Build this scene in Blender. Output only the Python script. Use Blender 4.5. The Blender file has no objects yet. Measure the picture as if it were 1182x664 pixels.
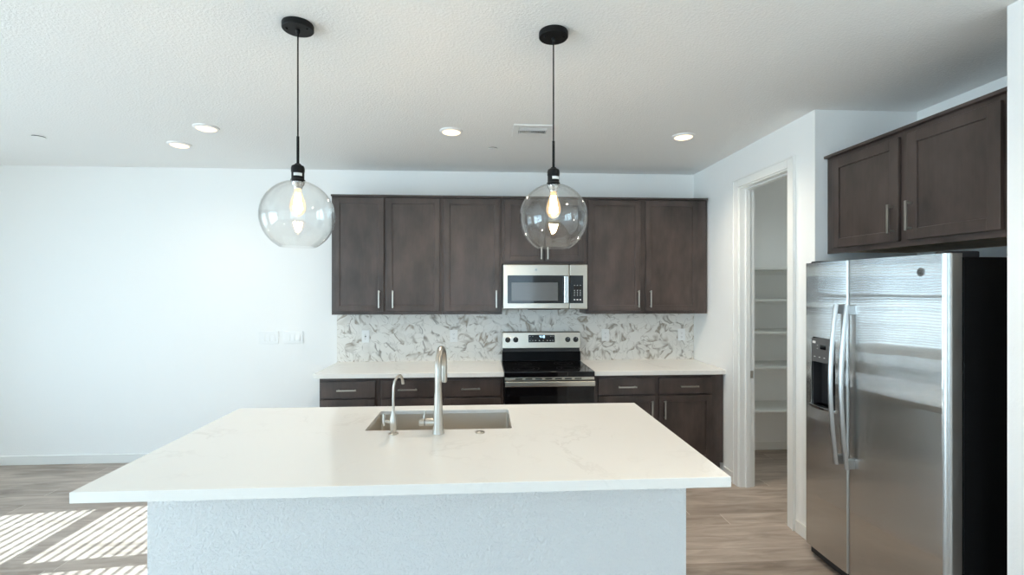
import bpy, bmesh, math, random
from mathutils import Vector, Matrix
random.seed(7)
PI = math.pi
scn = bpy.context.scene
col = scn.collection

# ------------------------------------------------------------------ camera
CAM_H = 1.6216
FPX = 555.47
cam_d = bpy.data.cameras.new('camera')
cam_d.sensor_fit = 'HORIZONTAL'; cam_d.sensor_width = 36.0
cam_d.lens = FPX / 1182 * 36.0
cam_d.clip_start = 0.02
cam = bpy.data.objects.new('camera', cam_d); col.objects.link(cam)
cam.location = (0, 0, CAM_H)
cam.rotation_euler = (PI / 2, 0, -0.0585)
scn.camera = cam

# ------------------------------------------------------------------ light
SKY_STR = 4.1
SUN_STR = 13.0
SUN_ELEV = math.radians(32.4)
SUN_SLOPE = 0.11
LAMP_STR = 1.6
SPOT_W = 56.0
SPOT_COL = (1, .88, .72)
EXPOSURE = 0.53
FILAMENT = 270.0

w = bpy.data.worlds.new('sky'); scn.world = w; w.use_nodes = True
nt = w.node_tree; nt.nodes.clear()
wo = nt.nodes.new('ShaderNodeOutputWorld'); bg = nt.nodes.new('ShaderNodeBackground')
tc = nt.nodes.new('ShaderNodeTexCoord'); sx = nt.nodes.new('ShaderNodeSeparateXYZ')
cr = nt.nodes.new('ShaderNodeValToRGB'); mr = nt.nodes.new('ShaderNodeMapRange')
mr.inputs['From Min'].default_value = -1; mr.inputs['From Max'].default_value = 1
nt.links.new(tc.outputs['Generated'], sx.inputs[0]); nt.links.new(sx.outputs['Z'], mr.inputs['Value'])
nt.links.new(mr.outputs[0], cr.inputs[0])
e = cr.color_ramp.elements
e[0].position = 0.0; e[0].color = (1.40, 1.88, 2.22, 1)
e[1].position = 1.0; e[1].color = (.38, .64, .98, 1)
for p_, c_ in ((.48, (1.25, 1.64, 1.92, 1)), (.52, (.59, .87, 1.10, 1))):
    k = e.new(p_); k.color = c_
nt.links.new(cr.outputs[0], bg.inputs[0]); bg.inputs[1].default_value = SKY_STR
nt.links.new(bg.outputs[0], wo.inputs[0])

sun_d = bpy.data.lights.new('sun', 'SUN'); sun_d.energy = SUN_STR; sun_d.angle = math.radians(.22)
sun_d.color = (.78, .93, 1.0)
sun = bpy.data.objects.new('sun', sun_d); col.objects.link(sun)
sd = Vector((1, SUN_SLOPE, 0)).normalized() * math.cos(SUN_ELEV) + Vector((0, 0, -math.sin(SUN_ELEV)))
sun.rotation_euler = sd.to_track_quat('-Z', 'Y').to_euler()
sun.location = (-9, 0, 6)

vs = scn.view_settings
scn.display_settings.display_device = 'sRGB'
vs.view_transform = 'Standard'; vs.look = 'None'; vs.gamma = 1.0; vs.use_curve_mapping = False
vs.exposure = EXPOSURE
cy = scn.cycles
cy.use_denoising = True
cy.max_bounces = 12; cy.diffuse_bounces = 10; cy.glossy_bounces = 6
cy.transmission_bounces = 8; cy.transparent_max_bounces = 24
cy.sample_clamp_indirect = 8.0
cy.caustics_reflective = False; cy.caustics_refractive = False

# ------------------------------------------------------------------ dimensions (metres)
D = 4.656          # kitchen wall
H = 2.738          # ceiling
XR = 2.074         # right wall
XL = -5.0          # left wall
YB = -3.2          # rear wall
CT = 0.914         # counter top height

# ------------------------------------------------------------------ materials
def mat(name):
    m = bpy.data.materials.new(name); m.use_nodes = True
    n = m.node_tree.nodes; b = n['Principled BSDF']
    return m, m.node_tree, b
def N(t, kind, **kw):
    n = t.nodes.new(kind)
    for k, v in kw.items():
        if k in n.inputs: n.inputs[k].default_value = v
        else: setattr(n, k, v)
    return n
def plain(name, c, rough=.5, metal=0., spec=.5, noise=0., nscale=8.):
    m, t, b = mat(name)
    b.inputs['Base Color'].default_value = (*c, 1); b.inputs['Roughness'].default_value = rough
    b.inputs['Metallic'].default_value = metal; b.inputs['Specular IOR Level'].default_value = spec
    if noise:
        tcn = N(t, 'ShaderNodeTexCoord'); nz = N(t, 'ShaderNodeTexNoise', Scale=nscale, Detail=4.)
        mp = N(t, 'ShaderNodeMapRange'); mp.inputs['To Min'].default_value = 1 - noise; mp.inputs['To Max'].default_value = 1 + noise
        mx = N(t, 'ShaderNodeVectorMath', operation='SCALE'); mx.inputs[0].default_value = c
        t.links.new(tcn.outputs['Object'], nz.inputs['Vector']); t.links.new(nz.outputs[0], mp.inputs['Value'])
        t.links.new(mp.outputs[0], mx.inputs['Scale']); t.links.new(mx.outputs[0], b.inputs['Base Color'])
    return m
def plaster(name, c, scale, strength, dist):
    m, t, b = mat(name)
    b.inputs['Base Color'].default_value = (*c, 1); b.inputs['Roughness'].default_value = .75
    b.inputs['Specular IOR Level'].default_value = .25
    tcn = N(t, 'ShaderNodeTexCoord'); nz = N(t, 'ShaderNodeTexNoise', Scale=scale, Detail=3., Roughness=.55)
    rp = N(t, 'ShaderNodeMapRange'); rp.inputs['From Min'].default_value = .42; rp.inputs['From Max'].default_value = .62
    bp = N(t, 'ShaderNodeBump', Strength=strength, Distance=dist)
    t.links.new(tcn.outputs['Object'], nz.inputs['Vector']); t.links.new(nz.outputs[0], rp.inputs['Value'])
    t.links.new(rp.outputs[0], bp.inputs['Height']); t.links.new(bp.outputs[0], b.inputs['Normal'])
    return m
M = {}
M['wall'] = plaster('wall_paint', (.89, .89, .88), 90, .10, .002)
M['ceil'] = plaster('ceiling_paint', (.88, .88, .87), 80, .36, .003)
M['island'] = plaster('island_plaster', (.78, .785, .78), 75, .6, .004)
M['trim'] = plain('white_trim', (.84, .84, .82), .35)
M['plastic'] = plain('white_plastic', (.85, .85, .84), .3)
M['blackm'] = plain('black_metal', (.004, .004, .0045), .5, spec=.25)
M['black'] = plain('black_enamel', (.008, .008, .009), .35)
M['glassb'] = plain('black_glass', (.004, .004, .005), .06)
M['dark'] = plain('dark_void', (.01, .01, .01), .8)
M['rubber'] = plain('dark_plastic', (.02, .02, .022), .5)
M['nickel'] = plain('satin_nickel', (.52, .485, .435), .30, 1.)
M['chrome'] = plain('polished_steel', (.75, .75, .74), .12, 1.)
M['foot'] = plain('black_foot', (.004, .004, .0045), .3, spec=.06)
M['screen'] = plain('oven_window', (.012, .012, .013), .07)
M['mwin'] = plain('microwave_window', (.12, .125, .13), .10)
M['maple'] = plain('maple_underside', (.68, .50, .32), .5, noise=.12, nscale=14)
M['mark'] = plain('printed_mark', (.62, .62, .62), .5)
M['drain'] = plain('drain_steel', (.45, .45, .45), .3, 1.)
M['blind'] = plain('blind_slat', (.80, .81, .80), .45)
M['shelf'] = plain('shelf_white', (.76, .77, .75), .45)
M['sticker'] = plain('white_sticker', (.8, .8, .78), .5)

def brushed(name, c, rough, aniso, axis, wav=0.):
    m, t, b = mat(name)
    b.inputs['Base Color'].default_value = (*c, 1); b.inputs['Metallic'].default_value = 1
    b.inputs['Roughness'].default_value = rough; b.inputs['Anisotropic'].default_value = aniso
    cx = N(t, 'ShaderNodeCombineXYZ')
    for i in range(3): cx.inputs[i].default_value = axis[i]
    t.links.new(cx.outputs[0], b.inputs['Tangent'])
    if wav:
        tcn = N(t, 'ShaderNodeTexCoord'); nz = N(t, 'ShaderNodeTexNoise', Scale=3.2, Detail=1.)
        bp = N(t, 'ShaderNodeBump', Strength=1., Distance=wav)
        t.links.new(tcn.outputs['Object'], nz.inputs['Vector']); t.links.new(nz.outputs[0], bp.inputs['Height'])
        t.links.new(bp.outputs[0], b.inputs['Normal'])
    return m
M['steel'] = brushed('stainless_steel', (.54, .495, .43), .28, .6, (0, 0, 1))
def grain_steel(name, c, rough, k, wav):
    """vertical hairline grain: every hair tilts the surface a little sideways, never up or down"""
    m, t, b = mat(name)
    b.inputs['Base Color'].default_value = (*c, 1); b.inputs['Metallic'].default_value = 1; b.inputs['Roughness'].default_value = rough
    tcn = N(t, 'ShaderNodeTexCoord'); sp = N(t, 'ShaderNodeSeparateXYZ'); t.links.new(tcn.outputs['Object'], sp.inputs[0])
    nz = N(t, 'ShaderNodeTexNoise', Scale=2.6, Detail=1.); bp = N(t, 'ShaderNodeBump', Strength=1., Distance=wav)
    t.links.new(tcn.outputs['Object'], nz.inputs['Vector']); t.links.new(nz.outputs[0], bp.inputs['Height'])
    wn = N(t, 'ShaderNodeTexWhiteNoise', noise_dimensions='1D')
    sc_ = N(t, 'ShaderNodeMath', operation='MULTIPLY'); sc_.inputs[1].default_value = 41234.5
    t.links.new(sp.outputs['X'], sc_.inputs[0]); t.links.new(sc_.outputs[0], wn.inputs['W'])
    mr_ = N(t, 'ShaderNodeMapRange'); mr_.inputs['To Min'].default_value = -k; mr_.inputs['To Max'].default_value = .35 * k
    t.links.new(wn.outputs['Value'], mr_.inputs['Value'])
    cx = N(t, 'ShaderNodeCombineXYZ'); t.links.new(mr_.outputs[0], cx.inputs['Y'])
    ad = N(t, 'ShaderNodeVectorMath', operation='ADD'); nm = N(t, 'ShaderNodeVectorMath', operation='NORMALIZE')
    t.links.new(bp.outputs[0], ad.inputs[0]); t.links.new(cx.outputs[0], ad.inputs[1]); t.links.new(ad.outputs[0], nm.inputs[0]); t.links.new(nm.outputs[0], b.inputs['Normal'])
    return m
M['fsteel'] = grain_steel('fridge_stainless', (.58, .575, .565), .02, .48, .0018)
M['fedge'] = plain('fridge_edge_steel', (.52, .52, .51), .30, 1.)
M['hsteel'] = brushed('handle_stainless', (.44, .44, .435), .28, .3, (0, 1, 0))
M['sinksteel'] = brushed('sink_stainless', (.66, .62, .56), .36, .5, (0, 0, 1))
M['fside'] = plain('fridge_side_black', (.004, .004, .0045), .5, spec=.25)

def wood():
    m, t, b = mat('espresso_stain')
    tcn = N(t, 'ShaderNodeTexCoord')
    mp = N(t, 'ShaderNodeMapping'); mp.inputs['Scale'].default_value = (1, 1, .45)
    n1 = N(t, 'ShaderNodeTexNoise', Scale=5.5, Detail=3., Roughness=.6)
    mp2 = N(t, 'ShaderNodeMapping'); mp2.inputs['Scale'].default_value = (60, 60, 3)
    n2 = N(t, 'ShaderNodeTexNoise', Scale=1.5, Detail=4.)
    oi = N(t, 'ShaderNodeObjectInfo')
    ad = N(t, 'ShaderNodeVectorMath', operation='ADD')
    t.links.new(tcn.outputs['Object'], ad.inputs[0]); t.links.new(oi.outputs['Random'], ad.inputs[1])
    t.links.new(ad.outputs[0], mp.inputs['Vector']); t.links.new(mp.outputs[0], n1.inputs['Vector'])
    t.links.new(tcn.outputs['Object'], mp2.inputs['Vector']); t.links.new(mp2.outputs[0], n2.inputs['Vector'])
    mx = N(t, 'ShaderNodeMath', operation='MULTIPLY_ADD'); mx.inputs[1].default_value = .14
    t.links.new(n2.outputs[0], mx.inputs[0]); t.links.new(n1.outputs[0], mx.inputs[2])
    cr_ = N(t, 'ShaderNodeValToRGB'); el = cr_.color_ramp.elements
    el[0].position = .38; el[0].color = (.037, .026, .022, 1)
    el[1].position = .76; el[1].color = (.090, .064, .055, 1)
    t.links.new(mx.outputs[0], cr_.inputs[0]); t.links.new(cr_.outputs[0], b.inputs['Base Color'])
    b.inputs['Roughness'].default_value = .36
    return m
M['wood'] = wood()

def quartz():
    m, t, b = mat('white_quartz')
    tcn = N(t, 'ShaderNodeTexCoord')
    n0 = N(t, 'ShaderNodeTexNoise', Scale=1.6, Detail=3.)
    mixv = N(t, 'ShaderNodeVectorMath', operation='MULTIPLY_ADD'); mixv.inputs[1].default_value = (.9, .9, .9)
    t.links.new(tcn.outputs['Object'], n0.inputs['Vector']); t.links.new(n0.outputs['Color'], mixv.inputs[0]); t.links.new(tcn.outputs['Object'], mixv.inputs[2])
    n1 = N(t, 'ShaderNodeTexNoise', Scale=2.6, Detail=5., Roughness=.6)
    t.links.new(mixv.outputs[0], n1.inputs['Vector'])
    sb = N(t, 'ShaderNodeMath', operation='SUBTRACT'); sb.inputs[1].default_value = .5
    ab = N(t, 'ShaderNodeMath', operation='ABSOLUTE')
    mr_ = N(t, 'ShaderNodeMapRange'); mr_.inputs['From Max'].default_value = .022; mr_.inputs['To Min'].default_value = 1; mr_.inputs['To Max'].default_value = 0
    n2 = N(t, 'ShaderNodeTexNoise', Scale=2.2, Detail=2.)
    m2 = N(t, 'ShaderNodeMapRange'); m2.inputs['From Min'].default_value = .48; m2.inputs['From Max'].default_value = .72
    t.links.new(tcn.outputs['Object'], n2.inputs['Vector']); t.links.new(n2.outputs[0], m2.inputs['Value'])
    ml = N(t, 'ShaderNodeMath', operation='MULTIPLY')
    t.links.new(n1.outputs[0], sb.inputs[0]); t.links.new(sb.outputs[0], ab.inputs[0]); t.links.new(ab.outputs[0], mr_.inputs['Value'])
    t.links.new(mr_.outputs[0], ml.inputs[0]); t.links.new(m2.outputs[0], ml.inputs[1])
    mx = N(t, 'ShaderNodeMix', data_type='RGBA')
    mx.inputs[6].default_value = (.80, .785, .75, 1); mx.inputs[7].default_value = (.72, .70, .665, 1)
    t.links.new(ml.outputs[0], mx.inputs[0]); t.links.new(mx.outputs[2], b.inputs['Base Color'])
    b.inputs['Roughness'].default_value = .13
    return m
M['quartz'] = quartz()

def floor_mat():
    m, t, b = mat('wood_plank_floor')
    PW, PL = .149, 1.22
    tcn = N(t, 'ShaderNodeTexCoord'); sp = N(t, 'ShaderNodeSeparateXYZ'); t.links.new(tcn.outputs['Object'], sp.inputs[0])
    def mth(op, a, b_=None, c=None):
        n = N(t, 'ShaderNodeMath', operation=op)
        for i, v in enumerate((a, b_, c)):
            if v is None: continue
            if isinstance(v, (int, float)): n.inputs[i].default_value = v
            else: t.links.new(v, n.inputs[i])
        return n.outputs[0]
    yv = mth('DIVIDE', mth('ADD', sp.outputs['Y'], .09 - .014), PW)
    row = mth('FLOOR', yv); fy = mth('FRACT', yv)
    wn = N(t, 'ShaderNodeTexWhiteNoise', noise_dimensions='1D'); t.links.new(row, wn.inputs['W'])
    xv = mth('ADD', mth('DIVIDE', sp.outputs['X'], PL), mth('MULTIPLY', wn.outputs['Value'], 7.3))
    pl = mth('FLOOR', xv); fx = mth('FRACT', xv)
    cv = N(t, 'ShaderNodeCombineXYZ'); t.links.new(row, cv.inputs[0]); t.links.new(pl, cv.inputs[1])
    wn2 = N(t, 'ShaderNodeTexWhiteNoise', noise_dimensions='3D'); t.links.new(cv.outputs[0], wn2.inputs['Vector'])
    # grain: stretched along x, shifted per plank
    gv = N(t, 'ShaderNodeCombineXYZ')
    t.links.new(mth('MULTIPLY', sp.outputs['X'], 1.6), gv.inputs[0]); t.links.new(mth('MULTIPLY', sp.outputs['Y'], 9.), gv.inputs[1])
    t.links.new(mth('MULTIPLY', wn2.outputs['Value'], 31.), gv.inputs[2])
    g1 = N(t, 'ShaderNodeTexNoise', Scale=1.6, Detail=5., Roughness=.56, Distortion=.7); t.links.new(gv.outputs[0], g1.inputs['Vector'])
    tone = mth('ADD', mth('MULTIPLY', g1.outputs[0], .95), mth('MULTIPLY', wn2.outputs['Value'], .20))
    cr_ = N(t, 'ShaderNodeValToRGB'); el = cr_.color_ramp.elements
    el[0].position = .30; el[0].color = (.23, .183, .150, 1)
    el[1].position = .80; el[1].color = (.54, .46, .395, 1)
    k = el.new(.55); k.color = (.385, .318, .268, 1)
    t.links.new(tone, cr_.inputs[0])
    ex = mth('LESS_THAN', fx, .0036); ey = mth('LESS_THAN', fy, .012)
    mx = N(t, 'ShaderNodeMix', data_type='RGBA'); t.links.new(ey, mx.inputs[0]); t.links.new(cr_.outputs[0], mx.inputs[6]); mx.inputs[7].default_value = (.29, .24, .205, 1)
    mx2 = N(t, 'ShaderNodeMix', data_type='RGBA'); t.links.new(ex, mx2.inputs[0]); t.links.new(mx.outputs[2], mx2.inputs[6]); mx2.inputs[7].default_value = (.62, .56, .49, 1)
    t.links.new(mx2.outputs[2], b.inputs['Base Color'])
    b.inputs['Roughness'].default_value = .42; b.inputs['Specular IOR Level'].default_value = .4
    bp = N(t, 'ShaderNodeBump', Strength=.12, Distance=.002); t.links.new(g1.outputs[0], bp.inputs['Height']); t.links.new(bp.outputs[0], b.inputs['Normal'])
    return m
M['floor'] = floor_mat()

def tile_mat():
    """lantern shaped marble tiles on a diamond lattice, each with veins of its own"""
    m, t, b = mat('marble_lantern_tile')
    def mth(op, a, b_=None, c=None):
        n = N(t, 'ShaderNodeMath', operation=op)
        for i, v in enumerate((a, b_, c)):
            if v is None: continue
            if isinstance(v, (int, float)): n.inputs[i].default_value = v
            else: t.links.new(v, n.inputs[i])
        return n.outputs[0]
    TW, TH = .165, .175
    tcn = N(t, 'ShaderNodeTexCoord'); sp = N(t, 'ShaderNodeSeparateXYZ'); t.links.new(tcn.outputs['Object'], sp.inputs[0])
    a = mth('DIVIDE', sp.outputs['X'], TW); c = mth('DIVIDE', sp.outputs['Z'], TH)
    p = mth('ADD', a, c); q = mth('SUBTRACT', a, c)
    # ogee wobble of the diamond sides
    p2 = mth('ADD', p, mth('MULTIPLY', mth('SINE', mth('MULTIPLY', q, 2 * PI)), .11))
    q2 = mth('ADD', q, mth('MULTIPLY', mth('SINE', mth('MULTIPLY', p, 2 * PI)), .11))
    ip, iq = mth('FLOOR', p2), mth('FLOOR', q2); fp, fq = mth('FRACT', p2), mth('FRACT', q2)
    edge = mth('MINIMUM', mth('MINIMUM', fp, mth('SUBTRACT', 1., fp)), mth('MINIMUM', fq, mth('SUBTRACT', 1., fq)))
    cv = N(t, 'ShaderNodeCombineXYZ'); t.links.new(ip, cv.inputs[0]); t.links.new(iq, cv.inputs[1])
    wn = N(t, 'ShaderNodeTexWhiteNoise', noise_dimensions='3D'); t.links.new(cv.outputs[0], wn.inputs['Vector'])
    ang = mth('MULTIPLY', wn.outputs['Value'], 6.283)
    vr = N(t, 'ShaderNodeVectorRotate', rotation_type='Y_AXIS'); t.links.new(tcn.outputs['Object'], vr.inputs['Vector']); t.links.new(ang, vr.inputs['Angle'])
    sc_ = N(t, 'ShaderNodeVectorMath', operation='MULTIPLY_ADD'); sc_.inputs[1].default_value = (40, 40, 40)
    t.links.new(wn.outputs['Color'], sc_.inputs[0]); t.links.new(vr.outputs[0], sc_.inputs[2])
    st = N(t, 'ShaderNodeVectorMath', operation='MULTIPLY'); st.inputs[1].default_value = (1., 1., .45)
    t.links.new(sc_.outputs[0], st.inputs[0])
    n1 = N(t, 'ShaderNodeTexNoise', Scale=7., Detail=2.5, Roughness=.5, Distortion=.5); t.links.new(st.outputs[0], n1.inputs['Vector'])
    vein = N(t, 'ShaderNodeMapRange'); vein.inputs['From Min'].default_value = 0; vein.inputs['From Max'].default_value = .044
    vein.inputs['To Min'].default_value = 1; vein.inputs['To Max'].default_value = 0
    t.links.new(mth('ABSOLUTE', mth('SUBTRACT', n1.outputs[0], .54)), vein.inputs['Value'])
    n2 = N(t, 'ShaderNodeTexNoise', Scale=7., Detail=2.); t.links.new(sc_.outputs[0], n2.inputs['Vector'])
    msk = N(t, 'ShaderNodeMapRange'); msk.inputs['From Min'].default_value = .38; msk.inputs['From Max'].default_value = .52; t.links.new(n2.outputs[0], msk.inputs['Value'])
    soft = N(t, 'ShaderNodeMapRange'); soft.inputs['From Min'].default_value = .55; soft.inputs['From Max'].default_value = .80; soft.inputs['To Max'].default_value = .35
    t.links.new(n1.outputs[0], soft.inputs['Value'])
    strength = mth('MINIMUM', mth('ADD', mth('MULTIPLY', vein.outputs[0], mth('MULTIPLY', msk.outputs[0], .95)), mth('MULTIPLY', soft.outputs[0], msk.outputs[0])), 1.)
    tint = N(t, 'ShaderNodeMix', data_type='RGBA'); tint.inputs[6].default_value = (.25, .225, .195, 1); tint.inputs[7].default_value = (.31, .24, .165, 1)
    t.links.new(wn.outputs['Value'], tint.inputs[0])
    mx = N(t, 'ShaderNodeMix', data_type='RGBA'); mx.inputs[6].default_value = (.80, .775, .73, 1); t.links.new(tint.outputs[2], mx.inputs[7]); t.links.new(strength, mx.inputs[0])
    n3 = N(t, 'ShaderNodeTexNoise', Scale=13., Detail=2., Distortion=.6); t.links.new(st.outputs[0], n3.inputs['Vector'])
    v3 = N(t, 'ShaderNodeMapRange'); v3.inputs['From Max'].default_value = .016; v3.inputs['To Min'].default_value = .55; v3.inputs['To Max'].default_value = 0
    t.links.new(mth('ABSOLUTE', mth('SUBTRACT', n3.outputs[0], .47)), v3.inputs['Value'])
    strength = mth('MAXIMUM', strength, v3.outputs[0]); t.links.new(strength, mx.inputs[0])
    gr = mth('LESS_THAN', edge, .016)
    mx2 = N(t, 'ShaderNodeMix', data_type='RGBA'); t.links.new(mth('MULTIPLY', gr, .42), mx2.inputs[0]); t.links.new(mx.outputs[2], mx2.inputs[6]); mx2.inputs[7].default_value = (.60, .58, .55, 1)
    t.links.new(mx2.outputs[2], b.inputs['Base Color'])
    b.inputs['Roughness'].default_value = .28
    return m
M['tile'] = tile_mat()

def thin_glass(name, tint=(1, 1, 1), base=.035, emit=None):
    m = bpy.data.materials.new(name); m.use_nodes = True; t = m.node_tree; t.nodes.clear()
    o = N(t, 'ShaderNodeOutputMaterial'); mix = N(t, 'ShaderNodeMixShader')
    tr = N(t, 'ShaderNodeBsdfTransparent'); gl = N(t, 'ShaderNodeBsdfGlossy')
    tr.inputs[0].default_value = (*tint, 1); gl.inputs['Roughness'].default_value = .02
    lw = N(t, 'ShaderNodeLayerWeight'); lw.inputs['Blend'].default_value = .5
    pw = N(t, 'ShaderNodeMath', operation='POWER'); pw.inputs[1].default_value = 5
    ma = N(t, 'ShaderNodeMath', operation='MULTIPLY_ADD'); ma.inputs[1].default_value = .9; ma.inputs[2].default_value = base
    t.links.new(lw.outputs['Facing'], pw.inputs[0]); t.links.new(pw.outputs[0], ma.inputs[0]); t.links.new(ma.outputs[0], mix.inputs[0])
    t.links.new(tr.outputs[0], mix.inputs[1]); t.links.new(gl.outputs[0], mix.inputs[2])
    last = mix
    if emit:
        em = N(t, 'ShaderNodeEmission'); em.inputs[0].default_value = (*emit[0], 1); em.inputs[1].default_value = emit[1]
        ad = N(t, 'ShaderNodeAddShader'); t.links.new(mix.outputs[0], ad.inputs[0]); t.links.new(em.outputs[0], ad.inputs[1]); last = ad
    t.links.new(last.outputs[0], o.inputs[0])
    return m
M['globe'] = thin_glass('clear_glass_globe', (.985, .985, .98), .06)
M['bulb'] = thin_glass('lit_bulb_glass', (1, .93, .80), .04, ((1, .66, .32), .35))
M['pane'] = thin_glass('window_glass', (.97, .98, .98), .04)
def emis(name, c, s):
    m = bpy.data.materials.new(name); m.use_nodes = True; t = m.node_tree; t.nodes.clear()
    o = N(t, 'ShaderNodeOutputMaterial'); em = N(t, 'ShaderNodeEmission'); em.inputs[0].default_value = (*c, 1); em.inputs[1].default_value = s
    t.links.new(em.outputs[0], o.inputs[0]); return m
M['filament'] = emis('filament', (1, .78, .54), FILAMENT)
M['led'] = emis('led_diffuser', (1, .80, .52), LAMP_STR)
M['led_dim'] = emis('added_pantry_diffuser', (1, .94, .86), 1.2)  # for the unseen lamp added in the pantry
M['digit'] = emis('clock_digits', (.45, .75, 1), 2.5)

# ------------------------------------------------------------------ mesh helpers
class MB:
    def __init__(s): s.bm = bmesh.new()
    def add(s, tmp, mtx=None):
        if mtx is not None: bmesh.ops.transform(tmp, matrix=mtx, verts=tmp.verts)
        me = bpy.data.meshes.new('tmp'); tmp.to_mesh(me); tmp.free(); s.bm.from_mesh(me); bpy.data.meshes.remove(me); return s
    def box(s, x0, x1, y0, y1, z0, z1, bev=0., seg=2, mtx=None):
        t = bmesh.new(); bmesh.ops.create_cube(t, size=1)
        for v in t.verts: v.co = ((x0 + x1) / 2 + v.co.x * (x1 - x0), (y0 + y1) / 2 + v.co.y * (y1 - y0), (z0 + z1) / 2 + v.co.z * (z1 - z0))
        if bev: bmesh.ops.bevel(t, geom=t.edges[:], offset=bev, segments=seg, profile=.5, affect='EDGES')
        return s.add(t, mtx)
    def cyl(s, p0, p1, r0, r1=None, n=24, cap=True):
        r1 = r0 if r1 is None else r1
        p0, p1 = Vector(p0), Vector(p1); d = p1 - p0
        t = bmesh.new(); bmesh.ops.create_cone(t, cap_ends=cap, segments=n, radius1=r0, radius2=r1, depth=d.length)
        return s.add(t, Matrix.Translation((p0 + p1) / 2) @ d.to_track_quat('Z', 'Y').to_matrix().to_4x4())
    def lathe(s, prof, c=(0, 0, 0), n=40, mtx=None, close=False):
        """profile of (r, z) turned about z"""
        t = bmesh.new(); rings = []
        for r, z in prof:
            if r < 1e-5: rings.append([t.verts.new((c[0], c[1], c[2] + z))])
            else: rings.append([t.verts.new((c[0] + r * math.cos(2 * PI * i / n), c[1] + r * math.sin(2 * PI * i / n), c[2] + z)) for i in range(n)])
        pairs = list(zip(rings, rings[1:])) + ([(rings[-1], rings[0])] if close else [])
        for a, b in pairs:
            for i in range(n):
                j = (i + 1) % n
                if len(a) == 1 and len(b) == 1: continue
                if len(a) == 1: t.faces.new((a[0], b[j], b[i]))
                elif len(b) == 1: t.faces.new((a[i], a[j], b[0]))
                else: t.faces.new((a[i], a[j], b[j], b[i]))
        bmesh.ops.recalc_face_normals(t, faces=t.faces)
        return s.add(t, mtx)
    def tube(s, pts, rad, n=14, flat=None):
        pts = [Vector(p) for p in pts]; t = bmesh.new(); rings = []
        rads = rad if isinstance(rad, (list, tuple)) else [rad] * len(pts)
        prev = None
        for i, p in enumerate(pts):
            d = (pts[min(i + 1, len(pts) - 1)] - pts[max(i - 1, 0)]).normalized()
            if prev is None:
                ref = Vector((1, 0, 0)) if abs(d.x) < .9 else Vector((0, 1, 0))
                u = d.cross(ref).normalized()
            else: u = (prev - d * prev.dot(d)).normalized()
            prev = u; v = d.cross(u)
            rings.append([t.verts.new(p + rads[i] * (u * math.cos(2 * PI * k / n) + v * math.sin(2 * PI * k / n))) for k in range(n)])
        for a, b in zip(rings, rings[1:]):
            for k in range(n): t.faces.new((a[k], a[(k + 1) % n], b[(k + 1) % n], b[k]))
        t.faces.new(rings[0][::-1]); t.faces.new(rings[-1])
        bmesh.ops.recalc_face_normals(t, faces=t.faces)
        return s.add(t)
    def prism(s, poly, axis, a, b, bev=0.):
        """polygon extruded along an axis: 'x' poly is (y,z), 'y' poly is (x,z), 'z' poly is (x,y)"""
        def P(p, k): return {'x': (k, p[0], p[1]), 'y': (p[0], k, p[1]), 'z': (p[0], p[1], k)}[axis]
        t = bmesh.new(); A = [t.verts.new(P(p, a)) for p in poly]; B = [t.verts.new(P(p, b)) for p in poly]
        t.faces.new(A); t.faces.new(B)
        for i in range(len(poly)): j = (i + 1) % len(poly); t.faces.new((A[i], A[j], B[j], B[i]))
        bmesh.ops.recalc_face_normals(t, faces=t.faces)
        if bev: bmesh.ops.bevel(t, geom=[e_ for e_ in t.edges if e_.calc_face_angle(0) > .8], offset=bev, segments=2, profile=.5, affect='EDGES')
        return s.add(t)
    def slab_hole(s, outer, inner, z0, z1, bev=0.):
        t = bmesh.new()
        for loop in (outer, inner):
            vv = [t.verts.new((x, y, z1)) for x, y in loop]
            for i in range(len(vv)): t.edges.new((vv[i], vv[(i + 1) % len(vv)]))
        bmesh.ops.triangle_fill(t, use_beauty=True, use_dissolve=False, edges=t.edges[:])
        r = bmesh.ops.extrude_face_region(t, geom=t.faces[:])
        for v in r['geom']:
            if isinstance(v, bmesh.types.BMVert): v.co.z = z0
        bmesh.ops.recalc_face_normals(t, faces=t.faces)
        if bev: bmesh.ops.bevel(t, geom=[e_ for e_ in t.edges if e_.calc_face_angle(0) > .8], offset=bev, segments=2, profile=.5, affect='EDGES')
        return s.add(t)
    def build(s, name, m, parent=None, smooth=True, off=None):
        if off is not None: bmesh.ops.translate(s.bm, vec=-Vector(off), verts=s.bm.verts)
        me = bpy.data.meshes.new(name); s.bm.to_mesh(me); s.bm.free()
        me.materials.append(m)
        if smooth:
            for p in me.polygons: p.use_smooth = True
            me.set_sharp_from_angle(angle=math.radians(35))
        o = bpy.data.objects.new(name, me); col.objects.link(o)
        if smooth:
            wn_ = o.modifiers.new('weighted_normal', 'WEIGHTED_NORMAL'); wn_.keep_sharp = True; wn_.weight = 90
        if parent: o.parent = parent
        return o
def tag(o, label=None, cat=None, group=None, kind=None):
    if label: o['label'] = label
    if cat: o['category'] = cat
    if group: o['group'] = group
    if kind: o['kind'] = kind
    return o
def empty(name, loc, label, cat, group=None, rz=0):
    o = bpy.data.objects.new(name, None); col.objects.link(o); o.location = loc; o.rotation_euler = (0, 0, rz)
    o.empty_display_size = .05
    return tag(o, label, cat, group)
def copy_tree(o, parent=None):
    c = o.copy(); col.objects.link(c); c.parent = parent
    for ch in list(o.children): copy_tree(ch, c)
    return c
def struct(name, mb, m, parent=None, smooth=False):
    o = mb.build(name, m, parent, smooth)
    if parent is None: o['kind'] = 'structure'
    return o

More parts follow.
